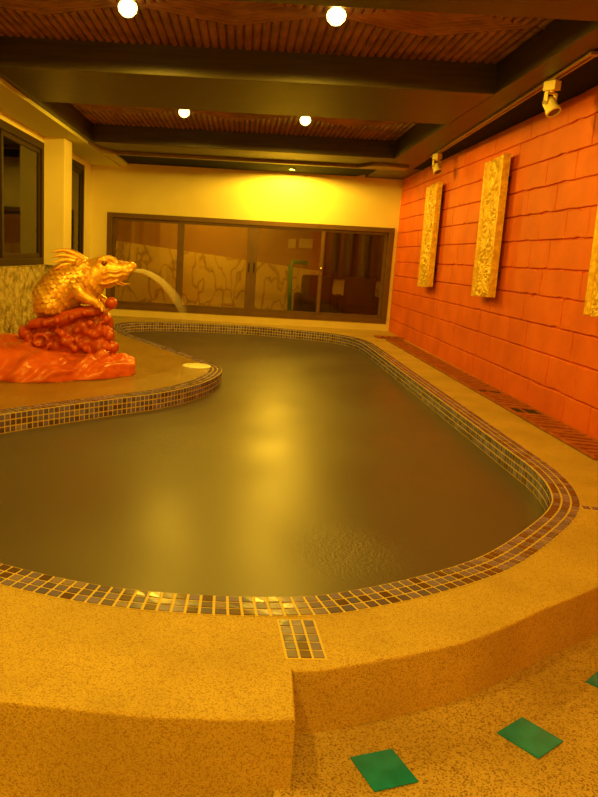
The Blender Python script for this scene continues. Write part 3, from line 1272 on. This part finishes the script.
def strip(loc, rz, nx, ny, px, py, label):
    bm = bmesh.new()
    a, b = nx * px, ny * py
    vs = [bm.verts.new(v) for v in ((-.004, -.004, .002), (a + .004, -.004, .002), (a + .004, b + .004, .002), (-.004, b + .004, .002))]
    bm.faces.new(vs)
    low = [bm.verts.new((v.co.x, v.co.y, 0)) for v in vs]
    for i in range(4):
        bm.faces.new((low[i], low[(i + 1) % 4], vs[(i + 1) % 4], vs[i]))
    root = finish('mosaic_strip', bm, M_GROUT, None, False, loc)
    root.rotation_euler = (0, 0, rz)
    tag(root, label, 'tiles', 'mosaic strips across the deck')
    bm = bmesh.new()
    g = .0045
    for i in range(nx):
        for j in range(ny):
            x0, x1, y0, y1 = i * px + g, (i + 1) * px - g, j * py + g, (j + 1) * py - g
            tile_quad(bm, [Vector((x0, y0, .002)), Vector((x1, y0, .002)), Vector((x1, y1, .002)), Vector((x0, y1, .002))], .0008, .0028)
    finish('mosaic', bm, M_TILE, root)


strip((.212, 2.168, 0), math.radians(4), 3, 5, .0445, .0515, 'short strip of mosaic tiles between the pool rim and the front step')
strip((1.985, 3.885, 0), math.radians(-10), 8, 1, .05, .06, 'strip of mosaic tiles from the pool rim at the right edge of the photo')


def green_tile(c, rz, label, s=.152):
    bm = bmesh.new()
    box(bm, -s / 2, s / 2, -s / 2, s / 2, 0, .006, .003)
    o = finish('green_tile', bm, M_GREEN, None, False, (c[0], c[1], FLOOR_Z + .0005))
    o.rotation_euler = (0, 0, rz)
    tag(o, label, 'tile', 'green glazed tiles in the lower floor')


green_tile((.515, 1.955), math.radians(20), 'green glazed tile in the lower floor nearest the step corner')
green_tile((1.043, 2.152), math.radians(38), 'green glazed tile second from the step corner along the curved step')
green_tile((1.50, 2.50), math.radians(42), 'sliver of green glazed tile at the right edge of the photo')

sk = empty('skimmer_lid', (-.49, 8.30, 0), 'round cream skimmer lid on the tip of the deck beside the frog statue', 'lid')
bm = bmesh.new()
lathe(bm, [(.0005, .014), (.145, .014), (.16, .011), (.165, .004), (.17, .0005)][::-1], (0, 0, 0), 40)
finish('lid', bm, M_LID, sk, True)
bm = bmesh.new()
lathe(bm, [(.014, .0), (.014, .003)], (-.09, 0, .0135), 14)
finish('finger_hole', bm, M_GROUT, sk)


# ------------------------------------------------------------------ golden scaled toad on red waves
ST = Vector((-1.75, 7.55, 0))
statue = empty('toad_statue', ST, 'golden scaled toad statue with dragon fins on red wave rock, spouting water', 'statue')


def L3(x, y, z):
    return Vector((x, y, z)) - ST


# red wave base spreading over the deck
bm = bmesh.new()
for c, r in [((-2.62, 7.05, .04), (.62, .50, .36)), ((-2.15, 7.12, .02), (.60, .46, .25)), ((-1.75, 7.35, .02), (.55, .42, .19)),
             ((-1.42, 7.55, .02), (.34, .36, .17)), ((-1.9, 7.75, .05), (.60, .40, .30)), ((-2.5, 7.6, .05), (.6, .5, .30))]:
    ball(bm, L3(*c), r, 3)
rw = random.Random(5)
for k in range(26):
    x = -2.75 + 1.55 * k / 25 + rw.uniform(-.04, .04)
    y = 6.72 + (x + 2.75) * .46 + rw.uniform(-.02, .25)
    r = rw.uniform(.07, .13) * (1.15 if x < -2 else .8)
    ball(bm, L3(x, y, .07 + rw.uniform(-.03, .11)), (r * 1.5, r, r * rw.uniform(.6, 1.0)), 2, Matrix.Rotation(rw.uniform(-.5, .7), 4, 'Y'))
me = voxel_blob('wave_base', bm, .014, 3)
zmin = min(v.co.z for v in me.vertices)
nrs = [v.normal.copy() for v in me.vertices]
for v, vn in zip(me.vertices, nrs):
    p = v.co + ST
    nz = noise.noise(p * 2.3)
    wv = math.sin(11 * (p.x * .9 - p.z * 1.5 + p.y * .5) + 4.5 * nz)
    d = (.030 * wv * abs(wv) + .02 * noise.noise(p * 6.0)) * min(1.0, v.co.z / .08)
    v.co += vn * d
    v.co.z = max(.002, v.co.z)
    v.co.x = max(-2.84 - ST.x, v.co.x)
link('wave_base', me, M_WAVE, statue, True)

# red rock stack
RK = [(68, 338, 27, 7.74), (48, 338, 23, 7.72), (90, 337, 22, 7.74), (72, 326, 22, 7.72), (94, 324, 17, 7.72), (50, 326, 18, 7.72),
      (111, 302, 6.3, 7.55), (28, 331, 8, 7.55), (45, 338, 8.5, 7.46), (100, 346, 9, 7.52), (114, 346, 6, 7.55), (35, 345, 10, 7.58),
      (50, 320, 4, 7.40), (62, 317.5, 3.4, 7.38), (76, 314, 4, 7.38), (88, 310.5, 3.4, 7.40), (66, 331, 4.4, 7.42), (80, 328, 3.4, 7.42),
      (68, 339, 4.4, 7.42), (93, 321, 3.6, 7.42), (107, 318, 5, 7.52), (108, 331, 6, 7.54), (107, 341, 5, 7.52), (84, 342, 4, 7.43)]
bm = bmesh.new()


def px(p, q):
    """statue sketch grid (1 unit = about 1 cm) to metres"""
    return -2.557 + .01074 * p, (374 - q) * .01054 - .013 - (134 - p) * .00063


for (p, q, r, y) in RK:
    x, z = px(p, q)
    rr = r * .0107
    ball(bm, L3(x, y, z), (rr, min(rr, .30), rr), 2 if r < 8 else 3)
for a, b, r in [((66, 351), (110, 332), .045), ((54, 346), (107, 324), .050), ((90, 352), (113, 341), .035), ((33, 324), (104, 307), .068),
                ((36, 334), (64, 329), .045)]:
    xa, za = px(*a)
    xb, zb = px(*b)
    pts = []
    for k in range(9):
        t = k / 8
        pts.append(L3(xa + (xb - xa) * t, 7.485 - .02 * math.sin(PI * t) + .05 * t, za + (zb - za) * t + .018 * math.sin(9 * t + a[0])))
    tube(bm, pts, [r * (.45 + .55 * math.sin(PI * (.1 + .8 * k / 8)) + .12 * math.sin(k * 2.1)) for k in range(9)], 10)
rk = random.Random(3)
for k in range(34):                          # foam knobs scattered over the rock
    q = (rk.uniform(30, 112), rk.uniform(318, 349))
    x, z = px(*q)
    r = rk.uniform(.022, .05)
    ball(bm, L3(x, 7.50 - .07 * math.sin(PI * (q[0] - 25) / 92), z), r, 2)
xs, zs_ = px(46, 338)
sp = []
for k in range(22):                          # curled cloud scroll
    a = k * .42
    rr = .135 - .0048 * k
    sp.append(L3(xs + rr * math.cos(a + 2.6), 7.36, zs_ + rr * math.sin(a + 2.6)))
tube(bm, sp, .022, 8)
me = voxel_blob('rock', bm, .012, 5)
for v in me.vertices:
    v.co.z = max(.01, v.co.z)
rock = link('rock', me, M_REDROCK, statue, True)

# the toad: one continuous skin
BODY = [(-2.10, 7.62, .645, .108), (-1.985, 7.65, .744, .212), (-1.915, 7.655, .82, .222), (-1.847, 7.66, .887, .226), (-1.77, 7.66, .935, .212),
        (-1.70, 7.66, .979, .195), (-1.61, 7.66, .95, .165), (-1.56, 7.66, 1.01, .168), (-1.50, 7.66, 1.055, .15), (-1.43, 7.66, 1.062, .135),
        (-1.36, 7.66, 1.063, .118), (-1.305, 7.66, 1.072, .104), (-1.25, 7.66, 1.09, .080), (-1.20, 7.66, 1.108, .056), (-1.175, 7.66, 1.118, .046),
        (-1.36, 7.66, 1.005, .095), (-1.29, 7.66, 1.035, .078), (-1.43, 7.66, .985, .11), (-1.66, 7.66, .87, .16)]
bm = bmesh.new()
for x, y, z, r in BODY:
    ball(bm, L3(x, y, z), (r, r * 1.05, r), 3)
for s in (-1, 1):
    Y = lambda o: 7.66 + s * o
    for c, r in [((-1.455, Y(.085), 1.155), .058), ((-1.519, Y(.085), .975), .078), ((-1.657, Y(.12), 1.10), .055),
                 ((-1.98, Y(.12), .69), .135), ((-1.72, Y(.15), .90), .10), ((-1.18, Y(.026), 1.135), .026)]:
        ball(bm, L3(*c), r, 3)
    # foreleg: shoulder, elbow, wrist, three toes
    leg = [L3(-1.715, Y(.18), .865), L3(-1.655, Y(.21), .80), L3(-1.575, Y(.215), .765), L3(-1.505, Y(.21), .735), L3(-1.475, Y(.21), .695)]
    tube(bm, leg, [.09, .072, .056, .046, .044], 12)
    for k, (dx, dy) in enumerate([(.05, -.05), (.065, 0.0), (.05, .05)]):
        p = leg[-1]
        tube(bm, [p, p + Vector((dx * .6, s * dy * .6, -.005)), p + Vector((dx, s * dy, -.045))], [.024, .021, .013], 8)
    # lips, brow ridge and ear curl
    yy = .07
    tube(bm, [L3(-1.16, Y(.035), 1.078), L3(-1.215, Y(.07), 1.06), L3(-1.27, Y(.095), 1.075), L3(-1.33, Y(.118), 1.05), L3(-1.40, Y(.135), 1.06),
              L3(-1.46, Y(.15), 1.03)], [.012, .015, .017, .018, .018, .010], 8)
    tube(bm, [L3(-1.20, Y(.055), 1.03), L3(-1.26, Y(.085), 1.03), L3(-1.32, Y(.11), 1.005), L3(-1.39, Y(.13), 1.01), L3(-1.45, Y(.15), .975)],
         [.011, .014, .016, .016, .010], 8)
    tube(bm, [L3(-1.30, Y(.085), .972), L3(-1.37, Y(.115), .945), L3(-1.44, Y(.125), .925), L3(-1.50, Y(.14), .93)], [.010, .014, .014, .01], 8)
    tube(bm, [L3(-1.535, Y(.125), 1.105), L3(-1.50, Y(.125), 1.168), L3(-1.441, Y(.105), 1.198), L3(-1.379, Y(.09), 1.182), L3(-1.33, Y(.08), 1.138)],
         [.018, .024, .027, .022, .014], 8)
    tube(bm, [L3(-1.745, Y(.15), 1.085), L3(-1.70, Y(.155), 1.14), L3(-1.638, Y(.15), 1.145), L3(-1.61, Y(.145), 1.09), L3(-1.65, Y(.155), 1.05)],
         [.016, .026, .03, .024, .016], 8)
    tube(bm, [L3(-1.50, Y(.14), 1.03), L3(-1.56, Y(.16), .99), L3(-1.56, Y(.165), .92)], [.014, .022, .012], 8)
me = voxel_blob('body', bm, .0095, 1)
tmp = bmesh.new()
tmp.from_mesh(me)
bvh = BVHTree.FromBMesh(tmp)
# overlapping scales on flanks and back
A, B = L3(-2.10, 7.65, .70), L3(-1.62, 7.66, 1.03)
ax = (B - A).normalized()
e1 = ax.cross(Vector((0, 1, 0))).normalized()
e2 = ax.cross(e1).normalized()
rows, around = 13, 26
for i in range(rows):
    c = A + (B - A) * (i / (rows - 1))
    for k in range(around):
        an = 2 * PI * (k + .5 * (i % 2)) / around
        dv = e1 * math.cos(an) + e2 * math.sin(an)
        hit, nrm, _, dist = bvh.ray_cast(c + dv * .5, -dv)
        if hit is None or dist > .48:
            continue
        if hit.z < .60:
            continue
        # skip where the legs are
        if (hit - L3(-1.6, hit.y + ST.y, .80)).length < .13 and abs(hit.y - .11) > .15:
            continue
        tgt = (-ax - nrm * (-ax).dot(nrm)).normalized()      # scales lie towards the tail
        sd = nrm.cross(tgt).normalized()
        R = .05
        base = hit + nrm * .001
        n = 8
        vs = [tmp.verts.new(base - tgt * R * .7 - sd * R * .55)]
        for q in range(n + 1):
            t = -PI / 2 + PI * q / n
            vs.append(tmp.verts.new(base + sd * (R * .62 * math.sin(t)) + tgt * (R * .75 * math.cos(t)) + nrm * (.020 * math.cos(t) + .003)))
        vs.append(tmp.verts.new(base - tgt * R * .7 + sd * R * .55))
        cv = tmp.verts.new(base + nrm * .015 + tgt * .004)
        for q in range(len(vs)):
            tmp.faces.new((vs[q], vs[(q + 1) % len(vs)], cv))
tmp.to_mesh(me)
tmp.free()
link('body', me, M_GOLD, statue, True)

for s in (-1, 1):
    bm = bmesh.new()
    ball(bm, L3(-1.445, 7.66 + s * .125, 1.138), .030, 3)
    finish('eye', bm, M_EYE, statue, True)
    bm = bmesh.new()
    tube(bm, [L3(-1.345, 7.66 + s * .085, .955), L3(-1.30, 7.66 + s * .12, .932), L3(-1.25, 7.66 + s * .14, .925), L3(-1.21, 7.66 + s * .15, .93)],
         [.010, .009, .007, .003], 6)
    finish('whisker', bm, M_GOLD, statue, True)
FINS = [[(-1.652, 1.147), (-1.767, 1.212), (-1.882, 1.245), (-2.000, 1.215)], [(-1.672, 1.130), (-1.798, 1.180), (-1.892, 1.193), (-1.985, 1.165)],
        [(-1.693, 1.105), (-1.798, 1.145), (-1.881, 1.143), (-1.960, 1.11)], [(-1.724, 1.070), (-1.818, 1.097), (-1.881, 1.088), (-1.935, 1.045)]]
for k, f in enumerate(FINS):
    for s in (-1, 1):
        y = 7.655 + s * (.022 + .028 * k)
        q = spline([L3(x, y + s * .03 * i, z) for i, (x, z) in enumerate(f)], 4)
        m = len(q) - 1
        bm = bmesh.new()
        tube(bm, q, [.030 * (1 - (i / m) ** 1.6) + .003 for i in range(m + 1)], 8, flat=.5)
        finish('fin_spine', bm, M_GOLD, statue, True)

# water spouting from the mouth
JETP = [(-1.175, 7.66, 1.075), (-1.08, 7.95, 1.058), (-.943, 8.2, .967), (-.825, 8.45, .82), (-.744, 8.65, .68),
        (-.663, 8.9, .48), (-.56, 9.2, .20), (-.47, 9.45, -.15)]
bm = bmesh.new()
J0 = Vector((-1.175, 7.66, 1.075))
jp = spline([Vector(p) - J0 for p in JETP], 5)
m = len(jp) - 1
tube(bm, jp, [.012 + .075 * (i / m) ** .8 for i in range(m + 1)], 16, cap=False)
j = finish('water_jet', bm, M_JET, None, True, J0)
tag(j, 'thin arc of water spouting from the golden toad mouth', 'water')
